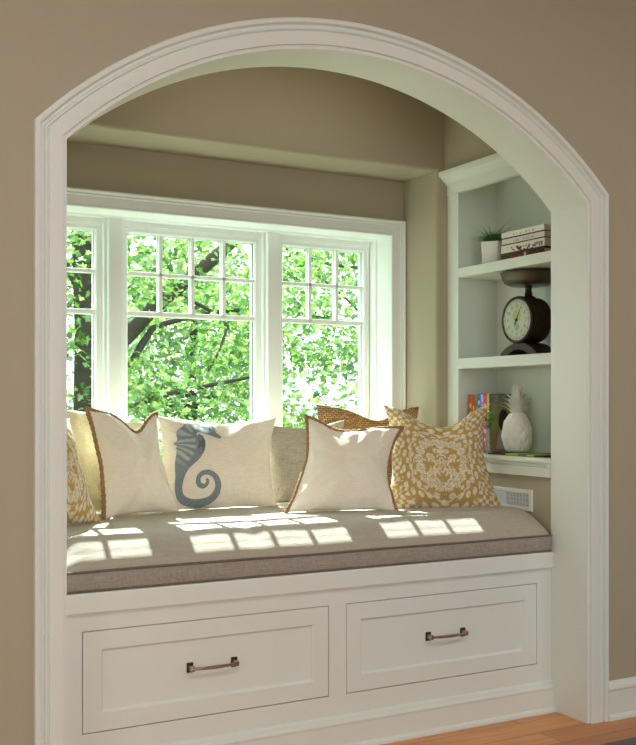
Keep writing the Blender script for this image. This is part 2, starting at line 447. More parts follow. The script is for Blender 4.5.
# ---- cushion
CX0, CX1, CY0, CY1 = XL+.006, XR-.008, .196, YW-.012
def smooth(t): t = max(0, min(1, t)); return t*t*(3-2*t)
def cx1(y): return CX1-.058*smooth((y-.870)/.035)
def cush_z(x, y):
    d = y-CY0
    def rise(t, L, p): t = max(0, min(1, t/L)); return 1-(1-t)**p
    k = rise(d, .22, 2.9)*rise(x-CX0, .12, 2.2)*rise(cx1(y)-x, .022, 2.4)*rise(CY1-y, .10, 2.5)
    z = .706+.092*k
    z += .004*noise.noise(Vector((x*3.1, y*3.7, 1.3)))+.0022*k*noise.noise(Vector((x*11, y*9, 4.1)))
    z -= .006*math.exp(-((x-1.55)/.03)**2)*math.exp(-((y-.3)/.15)**2)*k
    return z
cu = thing('seat_cushion', 'long grey-beige linen seat cushion lying along the white window bench', 'cushion', (XC, .7, .64))
NX, NY = 200, 90
ct = MB(); rows = []
for j in range(NY+1):
    t = j/NY; t = t**1.3; y = CY0+(CY1-CY0)*t
    xr = cx1(y); rows.append([(CX0+(xr-CX0)*i/NX, y - (.008*math.sin(PI*min(1, (y-CY0)/.05)) if y < CY0+.05 else 0), cush_z(CX0+(xr-CX0)*i/NX, y)) for i in range(NX+1)])
ct.grid(rows); ct.build('top_panel', M_cush, cu, smooth=True)
path = [(CX0+(CX1-CX0)*i/NX, CY0) for i in range(NX+1)] + [(cx1(CY0+(CY1-CY0)*i/80), CY0+(CY1-CY0)*i/80) for i in range(1, 81)] + \
       [(cx1(CY1)-(cx1(CY1)-CX0)*i/40, CY1) for i in range(1, 41)] + [(CX0, CY1-(CY1-CY0)*i/20) for i in range(1, 20)]
sd = MB(); rows = []
for k in range(7):
    t = k/6; off = .006*math.sin(PI*t)
    rows.append([(x+(off if x > CX1-.07 and CY0+.001 < y < CY1-.001 else -off if x < CX0+.001 else 0), y-(off+.002*noise.noise(Vector((x*5, t, 0))) if y < CY0+.001 else -off if y > CY1-.001 else 0), .6405+(cush_z(x, y)-.6405)*t) for x, y in path])
sd.grid(rows, closed_u=True); sd.add([(x, y, .6405) for x, y in path], [tuple(range(len(path)))])
sd.build('side_band', M_box, cu, smooth=True, autos=.8)
MB().tube([(x, y-(.003 if y < CY0+.001 else 0), cush_z(x, y)-.001) for x, y in path], .0042, 8, closed=True).build('piping', M_pipe, cu, smooth=True)
MB().tube([(x, y-(.002 if y < CY0+.001 else 0), .6450) for x, y in path], .0036, 6, closed=True).build('piping', M_pipe, cu, smooth=True)
settle(cu)

# ------------------------------------------------------------------ pillows
class Pillow:
    """corners in space BL, BR, TR, TL; insets pull each side in; dip = karate chop on top"""
    def __init__(s, BL, BR, TR, TL, thick=.13, ins=(.012, .03, .03, .03), dip=(0, .5, .3), ear=0, seed=0, wr=.006, bend=0, chop_front=0):
        s.c = [Vector(p) for p in (BL, BR, TR, TL)]; s.T = thick; s.ins = ins; s.dip = dip; s.seed = seed; s.wr = wr; s.bend = bend; s.cf = chop_front
        s.U = ((s.c[1]-s.c[0])+(s.c[2]-s.c[3])).normalized(); s.V = ((s.c[3]-s.c[0])+(s.c[2]-s.c[1])); s.N = s.U.cross(s.V).normalized()
        s.V.normalize()
    def plane(s, u, v):
        a = (u+1)/2; b = (v+1)/2
        p = (s.c[0]*(1-a)+s.c[1]*a)*(1-b)+(s.c[3]*(1-a)+s.c[2]*a)*b
        e = lambda t: (1-t*t)
        p = p + s.V*(s.ins[0]*e(u)*(1-b)) - s.V*(s.ins[2]*e(u)*b)
        p = p + s.U*(s.ins[3]*e(v)*(1-a)) - s.U*(s.ins[1]*e(v)*a)
        amt, cx, w = s.dip[:3]
        if amt: p = p - s.V*(amt*math.exp(-((u-cx)/w)**2)*smooth(b)**1.5*(1-abs(u)**4))
        n1 = noise.noise(Vector((u*1.7+s.seed, v*1.7, s.seed*3.1)))
        p = p + s.V*.006*n1*(abs(v)) + s.U*.005*noise.noise(Vector((v*2+s.seed, 3.3, u)))*abs(u)
        p = p + s.N*(s.bend*(u*u))
        return p
    def prof(s, u, v):
        f = max(0, (1-abs(u)**2.6))*max(0, (1-abs(v)**2.4))
        f = f**.62
        return f
    def at(s, u, v, side, off=0):
        p = s.plane(u, v); f = s.prof(u, v)
        h = s.T/2*f
        amt, cx, w = s.dip[:3]
        if amt: h *= 1-.35*min(1, amt/.06)*math.exp(-((u-cx)/(w*.8))**2)*smooth((v+.2)/1.2)
        # creases running in from the corners and sides
        k = noise.noise(Vector((u*2.3+s.seed*7, v*2.6, side*5.1)))*s.wr + noise.noise(Vector((u*6+s.seed, v*5, side*2.1)))*s.wr*.35
        ang = math.atan2(v, u)
        k += s.wr*.8*math.sin(ang*9+s.seed*2+noise.noise(Vector((u, v, s.seed)))*4)*smooth((max(abs(u), abs(v))-.45)/.5)
        h += k*min(1, f*2.2)
        return p + s.N*(side*(h+off))
def warp(t): return math.sin(t*PI/2)*.55+t*.45
def pillow(name, P, m, label, n=56, tint=None, cat='pillow', group=None, trim=None, trim_sides='LTRB', tr=.0075, matlabel=None, dense=1):
    """a single mesh cover; trim (if any) is a child"""
    b = sum(P.c[:2], Vector())/2
    root = thing(name, label, cat, b, 0, group) if trim is not None or isinstance(tint, str) else None
    mb = MB(); n2 = n*dense
    grid = [[(warp(-1+2*i/n2), warp(-1+2*j/n2)) for i in range(n2+1)] for j in range(n2+1)]
    for side in (1, -1):
        if side == 1 and callable(tint):
            o = len(mb.v)
        mb.grid([[P.at(u, v, side) for u, v in r] for r in grid])
        if side == 1 and callable(tint):
            k = o
            for r in grid:
                for u, v in r: mb.c[k] = tint(u, v); k += 1
        elif callable(tint):
            base = len(mb.v)-(n2+1)**2; k = base
            for r in grid:
                for u, v in r: mb.c[k] = tint(-u, v); k += 1
    # weld the rims
    me_mb = mb
    obj_ = me_mb.build('cover' if root else name, m, root, smooth=True, fix=False, tint=callable(tint))
    bm = bmesh.new(); bm.from_mesh(obj_.data); bmesh.ops.remove_doubles(bm, verts=bm.verts[:], dist=1e-5)
    bmesh.ops.recalc_face_normals(bm, faces=bm.faces[:]); bm.to_mesh(obj_.data); bm.free()
    if root is None: tag(obj_, label, cat, group)
    if trim is not None:
        tb = MB(); N = 60
        if 'L' in trim_sides and 'T' in trim_sides:
            pts = [P.plane(-1, warp(-1+2*i/N)) for i in range(N+1)] + [P.plane(warp(-1+2*i/N), 1) for i in range(1, N+1)]
            if 'R' in trim_sides: pts += [P.plane(1, warp(1-2*i/N)) for i in range(1, N+1)]
            closed = False
            if 'B' in trim_sides: pts += [P.plane(warp(1-2*i/N), -1) for i in range(1, N)]; closed = True
        tb.tube(pts, [tr*(1+.18*math.sin(i*2.1)) for i in range(len(pts))], 8, closed=closed)
        tb.build('trim', trim, root, smooth=True)['label'] = 'brown braided jute trim'
    if root: settle_loc(root)
    return root or obj_
def settle_loc(root):
    inv = Matrix.Translation(root.location).inverted()
    for ch in root.children: ch.data.transform(inv)

CREAM = lin(236, 228, 206); MUST = lin(190, 154, 80)
def rosette(x, y, cx, cy, r, n=8):
    dx, dy = x-cx, y-cy; d = math.hypot(dx, dy)/r
    if d > 1.25: return 0
    a = math.atan2(dy, dx); rim = .78+.22*abs(math.cos(a*n/2))
    if d < .22: return 1
    if d < .36: return 0
    if d < rim: return 1 if abs(math.cos(a*n/2)) > .22 or d < .5 else 0
    return 0
def damask(u, v, sc=1, cx=0, cy=-.05):
    x = (u-cx)*sc*1.28; y = (v-cy)*sc*1.22
    ax = abs(x); val = 0
    R = math.hypot(x/.72, y/.86)
    # outer wreath of flowers
    for k in range(9):
        q = -PI/2+.18+k*(PI-.36)/8
        val = max(val, rosette(ax, y, .60*math.cos(q), .72*math.sin(q), .135, 8))
    val = max(val, rosette(ax, y, 0, .76, .12, 6))
    # inner urn, scrolls and leaves
    if R < .70:
        a = math.atan2(y+.1, ax); rr = math.hypot(ax, y+.1)
        val = max(val, 1 if math.sin(rr*42+2.2*math.cos(a*6)) > .15 and rr < .20+.16*abs(math.sin(a*3.5)) else 0)
        val = max(val, rosette(ax, y, .30, .12, .12, 6), rosette(ax, y, .26, -.34, .12, 6), rosette(ax, y, .13, .38, .10, 6))
        if .20 < y < .62 and ax < .10*abs(math.cos(y*16))+.02: val = 1
        if -.60 < y < -.25 and abs(ax-.1-.12*math.sin((y+.6)*9)) < .035: val = 1
        if abs(y+.02) < .03 and ax < .45 and math.sin(ax*60) > -.2: val = 1
    # band of small leaves between wreath and edge
    th = math.atan2(y, ax)
    if 1.02 < R < 1.5:
        if math.sin(th*17)*math.sin(R*24+th*4) > .18: val = 1
        if abs(R-1.17-.03*math.sin(th*20)) < .022: val = 1
    if R >= 1.5 and math.sin(x*34+noise.noise(Vector((x*4, y*4, 1)))*5)*math.sin(y*34+x*5) > .02: val = 1
    nz = noise.noise(Vector((u*16, v*16, 2.0))); nz2 = noise.noise(Vector((u*45, v*45, 7.0)))
    val = max(0, min(1, val*(.80+.5*nz)+.18*nz2+.07))
    nf = .5+.5*noise.noise(Vector((u*2, v*2, 9)))
    return tuple(MUST[i]*(1-val)+CREAM[i]*val for i in range(3))+(1,)

BY = .802   # resting height on the cushion
# --- left group
P = Pillow((.845, .55, BY), (1.140, .74, BY-.004), (1.062, .88, 1.178), (.83, .78, 1.25), .15, (.01, .05, .02, .02), (0, .3, .4), seed=1.3, wr=.005)
pillow('damask_pillow', P, M_damask, 'mustard and cream damask pillow at the far left end, partly hidden by the arch', n=60, tint=lambda u, v: damask(u, v), dense=2)
P = Pillow((1.00, .98, BY), (1.28, 1.02, BY), (1.23, 1.125, 1.205), (.95, 1.06, 1.262), .10, (.01, .02, .02, .02), (0, .3, .4), seed=2.2)
M_pale = linen('pale_gold_linen', lin(230, 220, 188), lin(208, 194, 152), .8, .4)
pillow('pillow', P, M_pale, 'pale gold pillow standing behind the jute-trimmed pillow at the left end')
P = Pillow((1.22, 1.07, BY), (1.53, 1.10, BY), (1.515, 1.140, 1.170), (1.24, 1.13, 1.185), .06, (.01, .02, .02, .02), (0, .3, .4), seed=3.7)
M_ivory = linen('ivory_linen', lin(242, 234, 208), lin(224, 214, 184), 1, .35)
pillow('pillow', P, M_ivory, 'ivory pillow at the window, mostly hidden behind the left jute-trimmed pillow')
P = Pillow((1.168, .80, BY-.004), (1.510, .90, BY), (1.462, 1.035, 1.196), (1.150, .97, 1.218), .13, (.012, .03, .02, .025), (.075, .30, .42), seed=4.1, wr=.009)
pillow('trimmed_pillow', P, M_cream, 'cream pillow with brown jute edging at left, in front of the seahorse pillow', trim=M_jute, trim_sides='LT', tr=.0088)

# --- seahorse pillow
PS = Pillow((1.452, .95, BY), (1.975, .95, BY-.002), (2.052, 1.12, 1.176), (1.500, 1.12, 1.184), .13, (.004, .035, .022, .015), (.012, .1, .6), seed=5.5, wr=.008)
sp = thing('seahorse_pillow', 'natural linen pillow with a large blue-grey seahorse on its face', 'pillow', (1.71, .95, BY))
mb = MB(); n = 60; g = [[(warp(-1+2*i/n), warp(-1+2*j/n)) for i in range(n+1)] for j in range(n+1)]
for side in (1, -1): mb.grid([[PS.at(u, v, side) for u, v in r] for r in g])
o = mb.build('cover', M_natural, sp, smooth=True)
bm = bmesh.new(); bm.from_mesh(o.data); bmesh.ops.remove_doubles(bm, verts=bm.verts[:], dist=1e-5); bmesh.ops.recalc_face_normals(bm, faces=bm.faces[:]); bm.to_mesh(o.data); bm.free()
def catmull(pts, k=8):
    out = []
    for i in range(len(pts)-1):
        p0 = pts[max(0, i-1)]; p1 = pts[i]; p2 = pts[i+1]; p3 = pts[min(len(pts)-1, i+2)]
        for s_ in range(k):
            t = s_/k
            out.append(tuple(.5*((2*p1[d])+(-p0[d]+p2[d])*t+(2*p0[d]-5*p1[d]+4*p2[d]-p3[d])*t*t+(-p0[d]+3*p1[d]-3*p2[d]+p3[d])*t**3) for d in range(len(p1))))
    out.append(pts[-1]); return out
def toUV(cx, cy):
    px = 155+cx*1.02/5.3; py = 410+cy/5.3
    return (2*(px-161.5)/115.5-1, 2*(509-py)/91.5-1)
body = [(322, 156, 7), (305, 147, 12), (288, 136, 15), (268, 118, 26), (248, 102, 34), (222, 97, 28), (192, 100, 30), (166, 118, 40), (154, 145, 52), (160, 178, 72), (162, 208, 75), (152, 242, 66), (134, 275, 54), (120, 305, 42), (111, 335, 30), (104, 370, 22), (99, 405, 19), (100, 440, 18), (112, 472, 18), (140, 493, 18), (180, 503, 18), (222, 503, 18), (262, 492, 18), (292, 464, 18), (303, 430, 17), (297, 396, 16), (276, 370, 15), (248, 358, 14), (220, 360, 13), (200, 376, 12), (194, 398, 12), (204, 419, 12), (224, 427, 11), (241, 417, 9), (244, 401, 8), (236, 391, 6)]
cur = catmull(body, 8)
SD = lin(134, 144, 148); SL = lin(192, 196, 192)
am = MB(); W = 8; rows = []; cols = []
L = 0; prev = None
for i, (x, y, h) in enumerate(cur):
    a = cur[max(0, i-1)]; b = cur[min(len(cur)-1, i+1)]
    tx, ty = b[0]-a[0], b[1]-a[1]; l = math.hypot(tx, ty) or 1; nx, ny = -ty/l, tx/l
    if prev: L += math.hypot(x-prev[0], y-prev[1])
    prev = (x, y); rr = []
    for k in range(W+1):
        s = -1+2*k/W; hh = h*(1+(.10*math.sin(L*.16) if 90 < L < 330 and s > 0 else 0))
        u, v = toUV(x+nx*hh*s, y+ny*hh*s); rr.append(PS.at(u, v, 1, .0022))
        body_part = smooth((L-95)/30)*(1-smooth((L-350)/50))
        str_ = smooth((math.sin(L*.185+s*1.5)+.2)/.4)
        belly = 1 if s < -.35 else 0
        lt = body_part*str_*(1-belly)*.85 + (.0 if body_part > .3 else .12*(.5+.5*math.sin(L*.2+s*3)))
        if abs(s) > .8: lt *= .4
        cols.append(tuple(SD[c_]*(1-lt)+SL[c_]*lt for c_ in range(3))+(1,))
    rows.append(rr)
am.grid(rows); am.c = cols
am.build('applique', M_app, sp, smooth=True, tint=True, fix=False)['label'] = 'blue-grey seahorse with curled tail'
fin = MB()   # belly fin and crest points along the outline
def patch(pts, col):
    cx = sum(p[0] for p in pts)/len(pts); cy = sum(p[1] for p in pts)/len(pts)
    vs = [PS.at(*toUV(cx, cy), 1, .0030)]+[PS.at(*toUV(*p), 1, .0028) for p in pts]
    fin.add(vs, [(0, i+1, (i+1) % len(pts)+1) for i in range(len(pts))], col)
patch([(205, 135), (226, 150), (238, 178), (238, 205), (226, 235), (205, 255), (196, 225), (206, 190), (204, 160)], lin(104, 114, 120))
patch([(232, 82), (240, 70), (256, 73), (272, 68), (288, 78), (297, 96), (292, 112), (270, 106), (248, 96)], SD)
patch([(262, 98), (270, 94), (276, 100), (270, 106)], lin(45, 58, 66))
fin.build('fin', M_app, sp, tint=True, fix=False)
settle(sp)

# --- middle
P = Pillow((1.95, 1.04, BY), (2.295, .94, BY), (2.345, 1.020, 1.162), (2.005, 1.125, 1.140), .075, (.01, .02, .012, .02), (.012, .1, .7), seed=6.6, wr=.005)
pillow('pillow', P, M_grey, 'plain grey-beige linen pillow between the seahorse pillow and the white trimmed one')
P = Pillow((2.22, 1.09, BY), (2.69, .99, BY), (2.775, 1.055, 1.220), (2.268, 1.148, 1.228), .055, (.01, .02, .01, .02), (.055, .18, .45), seed=7.1, wr=.003)
pillow('woven_pillow', P, M_weave, 'brown woven seagrass pillow standing at the back against the window trim')
P = Pillow((1.875, .68, BY-.003), (2.340, .58, BY-.010), (2.452, .71, 1.134), (2.056, .85, 1.180), .13, (.010, .055, .012, .040), (.040, -.20, .55), seed=8.3, wr=.009)
pillow('trimmed_pillow', P, M_cream, 'cream pillow with brown jute edging in the middle, in front of the woven pillow', trim=M_jute, trim_sides='LTR', tr=.0088)
P = Pillow((2.335, .66, BY-.008), (2.822, .49, BY-.014), (2.812, .580, 1.228), (2.440, .835, 1.232), .15, (.004, .050, .010, .030), (.095, .05, .62), seed=9.4, wr=.010)
pillow('damask_pillow', P, M_damask, 'mustard and cream damask pillow at the right end, beside the bookcase', n=70, tint=lambda u, v: damask(u, v), dense=2)

# ------------------------------------------------------------------ bookcase in the right wall
BX, BXB = 2.84, 3.075
bk = thing('bookcase', 'white built-in bookcase with shelves, crown moulding and bottom ledge on the right', 'bookcase', (BX+.1, .56, .937))
m = MB(); ya, yb = .2, .835
m.box(BX, BX+.022, yb, YB-.002, .99, 2.30)                       # far stile
m.box(BX-.004, BX+.022, .205, YB-.002, 2.202, 2.30)               # frieze
m.build('face_frame', M_shelf, bk)
m = MB()
m.box(BX+.022, BXB, yb+.012, yb+.03, .99, 2.30); m.box(BX+.022, BXB, .1, .118, .99, 2.30)
m.box(BXB, BXB+.015, .1, yb+.03, .99, 2.30); m.box(BX+.022, BXB, .118, yb+.012, 2.285, 2.299)
m.build('carcass', M_shelf, bk)
for z0, z1 in ((1.811, 1.856), (1.394, 1.442)):
    MB().box(BX+.001, BXB-.001, .119, yb+.011, z0, z1, .003).build('shelf', M_shelf, bk)
lp = [(0, 0), (0, .012)]
m = MB(); m.box(BX-.038, BXB-.001, .205, YB-.002, .990, 1.015, .009); m.build('ledge', M_shelf, bk)
m = MB()
pr_ = [(BX-.018, .937), (BX-.018, .975), (BX-.024, .980), (BX-.024, .991), (BX+.02, .991), (BX+.02, .937)]
m.grid([[(x, .205, z) for x, z in pr_+pr_[:1]], [(x, YB-.002, z) for x, z in pr_+pr_[:1]]]); m.add([(x, YB-.002, z) for x, z in pr_], [tuple(range(6))]); m.add([(x, .205, z) for x, z in pr_], [tuple(range(6))])
m.build('apron', M_shelf, bk)
cr = [(BX-.004, 2.245), (BX-.010, 2.245), (BX-.012, 2.252), (BX-.018, 2.258), (BX-.034, 2.270), (BX-.040, 2.280), (BX-.048, 2.282), (BX-.050, 2.290), (BX-.050, 2.304), (BX-.004, 2.304)]
m = MB(); nC = len(cr)
m.grid([[(x, .205, z) for x, z in cr+cr[:1]], [(x, YB-.002, z) for x, z in cr+cr[:1]]]); m.add([(x, YB-.002, z) for x, z in cr], [tuple(range(nC))]); m.add([(x, .205, z) for x, z in cr], [tuple(range(nC))])
m.build('crown_moulding', M_shelf, bk)
settle(bk)

# vent register in the wall under the ledge
vt = thing('air_vent', 'white metal air vent register in the wall below the bookcase ledge', 'vent', (2.85, .49, .786))
V0, V1, Z0, Z1 = .331, .655, .786, .877
m = MB()
rows = [[(2.8495, V0+w, Z0+w), (2.8495, V0+w, Z1-w), (2.8495, V1-w, Z1-w), (2.8495, V1-w, Z0+w)] for w in (0,)]
rows = [[(x, V0+w, Z0+w), (x, V0+w, Z1-w), (x, V1-w, Z1-w), (x, V1-w, Z0+w)] for w, x in ((0, 2.850), (0, 2.846), (.003, 2.842), (.016, 2.842), (.019, 2.846))]
m.grid(rows, closed_u=True); m.build('frame', M_trim, vt)
m = MB(); w = .019
m.box(2.8478, 2.8495, V0+w, V1-w, Z0+w, Z1-w); m.build('backing', mat('vent_shadow', lin(52, 54, 56), .8), vt)
m = MB()
for k in range(30):
    y = V0+w+.004+k*(V1-V0-2*w-.008)/29
    if y > .505: m.box(2.8445, 2.8475, y-.0052, y+.0052, Z0+w, Z1-w)
    else: m.box(2.8435, 2.8475, y-.0014, y+.0014, Z0+w, Z1-w)
for k in (1, 2): m.box(2.8440, 2.847, V0+w, .505, Z0+w+k*(Z1-Z0-2*w)/3-.001, Z0+w+k*(Z1-Z0-2*w)/3+.001)
m.build('louvres', M_trim, vt); settle(vt)

# --- top shelf: planter and book stack
S1, S2, S3 = 1.857, 1.443, 1.016
pl = thing('planter', 'white square ceramic planter with wispy grass on the top shelf', 'plant', (2.932, .700, S1), .62)
m = MB()
def sq(h, z, k=.012):
    p = []
    for cx, cy, a0 in ((1, 1, 0), (-1, 1, PI/2), (-1, -1, PI), (1, -1, 1.5*PI)):
        for i in range(5):
            a = a0+PI/2*i/4; p.append((cx*(h-k)+k*math.cos(a), cy*(h-k)+k*math.sin(a), z))
    return p
m.grid([sq(.038, 0), sq(.040, .003), sq(.044, .100), sq(.0445, .104), sq(.041, .104), sq(.0405, .087)], closed_u=True)
m.add(sq(.038, 0), [tuple(range(20))]); m.build('pot', M_ceramic, pl, smooth=True, autos=.9)
m = MB(); m.add(sq(.0404, .092), [tuple(range(20))]); m.build('soil', mat('soil', lin(58, 44, 34), 1), pl)
m = MB()
for k in range(900):
    a = random.uniform(0, 2*PI); rr = random.uniform(0, .032); L_ = random.uniform(.03, .085) if k % 14 else random.uniform(.10, .17)
    x, y = rr*math.cos(a), rr*math.sin(a); lean = random.uniform(.3, 1.3) if L_ < .09 else 1.0; d = a+random.uniform(-.6, .6)
    pts = []; w_ = .0015
    for i in range(6):
        t = i/5; out = L_*lean*(t*t*.7+t*.2); up = L_*(t-.45*lean*t*t*(1.0 if L_ < .09 else .9))
        pts.append(Vector((x+out*math.cos(d), y+out*math.sin(d), .09+up)))
    s = Vector((-math.sin(d), math.cos(d), 0))
    vs = []
    for i, p in enumerate(pts):
        ww = w_*(1-i/5.5); vs += [p-s*ww, p+s*ww]
    m.add(vs, [(2*i, 2*i+1, 2*i+3, 2*i+2) for i in range(5)])
g_ = m.build('foliage', M_grass, pl, fix=False)

M_bc = mat('dark_brown', lin(54, 36, 30), .6)  # dark brown for the bottom layer of each flat book
def book(name, label, x0, x1, y0, y1, z0, z1, cover, group, flat=True, title=None, pagem=None, cat='book'):
    """flat: lies with its spine towards -x; else stands upright with spine towards -x"""
    e = thing(name, label, cat, ((x0+x1)/2, (y0+y1)/2, z0), 0, group)
    c_ = .0028; m = MB()
    if flat:
        m.box(x0+.002, x1, y0, y1, z1-c_, z1); m.box(x0, x0+.0035, y0, y1, z0+.004, z1, .001)
        bc = MB().box(x0-.001, x1, y0, y1, z0, z0+.004).build('back_cover', M_bc, e)
        pg = MB().box(x0+.0035, x1-.004, y0+.004, y1-.004, z0+c_, z1-c_)
    else:
        m.box(x0+.002, x1, y0, y0+c_, z0, z1); m.box(x0+.002, x1, y1-c_, y1, z0, z1); m.box(x0, x0+.0035, y0, y1, z0, z1, .001)
        pg = MB().box(x0+.0035, x1-.004, y0+c_, y1-c_, z0+.004, z1-.004)
    m.build('cover', cover, e); pg.build('pages', pagem or M_page, e)
    if title: title(e)
    settle(e); return e
def glyph_row(m, x, y0, y1, z0, z1, col, seed, dens=.7):
    """little upright strokes on a spine that read as small print at this size"""
    rnd = random.Random(seed); y = y0
    while y < y1:
        w = rnd.uniform(.003, .007)
        if rnd.random() < dens:
            h = (z1-z0); m.box(x-.0006, x+.0002, y, y+w*.35, z0, z1, 0, col)
            m.box(x-.0006, x+.0002, y, y+w*.8, z0+h*rnd.choice((0, .45, .85)), z0+h*rnd.choice((.12, .57, 1)) if False else z0+h*.5, 0, col)
        y += w+.002
SC = lin(226, 220, 208); DR_ = lin(112, 44, 40); BR_ = lin(84, 34, 28)
Mw = mat('cream_cover', SC, .5); Mb = mat('deep_red_cover', lin(92, 40, 34), .5, col2=lin(52, 44, 26), cscale=28)
def t_flowers(e):
    m = MB(); rnd = random.Random(5)
    for k in range(26):
        y = rnd.uniform(.34, .51); z = S1+.044+rnd.uniform(-.012, .012)+(.555-y)*-.04; r_ = rnd.uniform(.004, .009)
        m.add([(2.8795, y+r_*math.cos(q), z+r_*.7*math.sin(q)) for q in [2*PI*i/7+k for i in range(7)]], [tuple(range(7))], rnd.choice((DR_, lin(140, 60, 58), lin(96, 66, 60))))
    for k in range(16):
        y = .305+rnd.uniform(0, .05); m.box(2.8794, 2.8798, y, y+.004, S1+.04+rnd.uniform(-.008, .008), S1+.055, 0, lin(120, 124, 134))
    m.build('spine_print', M_tint, e, tint=True)
def t_red(e):
    m = MB(); rnd = random.Random(9)
    for k in range(22):
        y = rnd.uniform(.305, .55); m.box(2.8792, 2.8798, y, y+rnd.uniform(.004, .014), S1+rnd.uniform(.003, .015), S1+rnd.uniform(.016, .024), 0, rnd.choice((lin(150, 60, 44), lin(60, 50, 26), lin(120, 36, 30))))
    m.box(2.8790, 2.8799, .412, .423, S1+.004, S1+.022, 0, lin(214, 190, 180))
    m.build('spine_print', M_tint, e, tint=True)
def t_plain(seed, zc_):
    def f(e):
        m = MB(); glyph_row(m, 2.8795, .36, .50, zc_-.004, zc_+.004, lin(150, 140, 130), seed); m.build('spine_print', M_tint, e, tint=True)
    return f
GB = 'books stacked flat on the top shelf'
book('book', 'dark red and brown book at the bottom of the flat stack on the top shelf', 2.880, 3.04, .298, .575, S1, S1+.028, Mb, GB, title=t_red)
book('book', 'thick cream book with dark red flower print on its spine, in the flat stack', 2.880, 3.045, .296, .577, S1+.0285, S1+.0665, Mw, GB, title=t_flowers)
book('book', 'cream book lying second from the top of the flat stack', 2.881, 3.04, .297, .573, S1+.067, S1+.094, mat('ivory_cover', lin(220, 214, 204), .5), GB, title=t_plain(3, S1+.080))
book('book', 'white book lying topmost on the flat stack beside the planter', 2.880, 3.04, .298, .574, S1+.0945, S1+.123, mat('white_cover', lin(232, 228, 218), .5), GB, title=t_plain(4, S1+.108))
dm = MB()   # dark edges between the blocks
# --- kitchen scale
SX, SY = 2.962, .492
sc = thing('kitchen_scale', 'antique dark iron kitchen scale with round dial and dish on middle shelf', 'scale', (SX, SY, S2))
zc = 1.597
m = MB(); m.lathe([(.093, -.062), (.101, -.058), (.103, -.050), (.101, -.044), (.096, -.040)]+[(.0965+.0018*(i % 2), -.038+i*.006) for i in range(14)]+[(.096, .048), (.088, .052), (.06, .054)], (SX, SY, zc), 48, 'x')
m.build('housing', M_dark, sc, smooth=True, autos=.6)
m = MB(); m.lathe([(.0865, -.0605), (.0865, -.0635), (.094, -.069), (.101, -.066), (.103, -.058), (.100, -.055)], (SX, SY, zc), 48, 'x')
m.build('bezel', M_dark, sc, smooth=True)
m = MB(); fx = SX-.0645; n = 48
m.add([(fx, SY, zc)]+[(fx, SY+.088*math.cos(2*PI*i/n), zc+.088*math.sin(2*PI*i/n)) for i in range(n)], [(0, i+1, (i+1) % n+1) for i in range(n)], lin(206, 204, 184))
def disc(m, cy, cz, r_, x, col, n=20, r0=0):
    if r0:
        m.add([(x, cy+r_*math.cos(2*PI*i/n), cz+r_*math.sin(2*PI*i/n)) for i in range(n)]+[(x, cy+r0*math.cos(2*PI*i/n), cz+r0*math.sin(2*PI*i/n)) for i in range(n)], [(i, (i+1) % n, n+(i+1) % n, n+i) for i in range(n)], col)
    else: m.add([(x, cy+r_*math.cos(2*PI*i/n), cz+r_*math.sin(2*PI*i/n)) for i in range(n)], [tuple(range(n))], col)
dk = lin(52, 54, 50)
disc(m, SY, zc, .0845, fx-.0004, dk, 48, .0835); disc(m, SY, zc, .0775, fx-.0004, dk, 48, .0768)
for k in range(60):
    a = 2*PI*k/60; r1 = .0768 if k % 5 else .070; w_ = .0006 if k % 5 else .0012
    d = Vector((0, math.cos(a), math.sin(a))); s = Vector((0, -math.sin(a), math.cos(a)))
    c0 = Vector((fx-.0004, SY, zc))
    m.add([c0+d*r1-s*w_, c0+d*.0835-s*w_, c0+d*.0835+s*w_, c0+d*r1+s*w_], [(0, 1, 2, 3)], dk)
disc(m, SY, zc+.018, .028, fx-.0005, lin(196, 190, 120), 24); disc(m, SY+.0, zc-.03, .016, fx-.0005, lin(150, 170, 168), 24)
m.build('dial', M_tint, sc, tint=True)
import os
def text_mesh(s, size, loc, rot, m, parent, name='numeral'):
    cu_ = bpy.data.curves.new('t', 'FONT'); cu_.body = s; cu_.size = size; cu_.align_x = 'CENTER'; cu_.align_y = 'CENTER'; cu_.extrude = .0002
    ob = bpy.data.objects.new('t', cu_); dg = bpy.context.evaluated_depsgraph_get()
    COL.objects.link(ob); bpy.context.view_layer.update()
    me = bpy.data.meshes.new_from_object(ob.evaluated_get(bpy.context.evaluated_depsgraph_get()))
    bpy.data.objects.remove(ob); me.transform(Matrix.LocRotScale(Vector(loc), rot, None))
    me.materials.clear(); me.materials.append(m)
    o = bpy.data.objects.new(name, me); COL.objects.link(o); o.parent = parent; return o
from mathutils import Euler
M_ink = mat('black_ink', dk, .6)
for k in range(12):
    a = PI/2-2*PI*k/12
    # seen from -x, +y is to the left
    text_mesh(str(k if k else 12), .019, (fx-.0008, SY-.060*math.cos(a), zc+.060*math.sin(a)), Euler((PI/2, 0, -PI/2)), M_ink, sc)
m = MB(); m.tube([(fx-.003, SY+.012, zc-.02), (fx-.003, SY-.03, zc+.055)], [.0022, .0008], 6); m.lathe([(.006, -.002), (.006, .003)], (fx-.003, SY, zc), 12, 'x'); m.build('pointer', M_dark, sc)
m = MB(); m.lathe([(.089, -.0005), (.089, .0005)], (fx-.0045, SY, zc), 40, 'x'); m.build('dial_glass', M_glass, sc)
m = MB(); m.lathe([(.034, 0), (.030, .008), (.018, .014), (.015, .020), (.017, .026), (.014, .032), (.014, .052), (.022, .060)], (SX, SY, zc+.092), 24); m.build('neck', M_dark, sc, smooth=True, autos=.7)
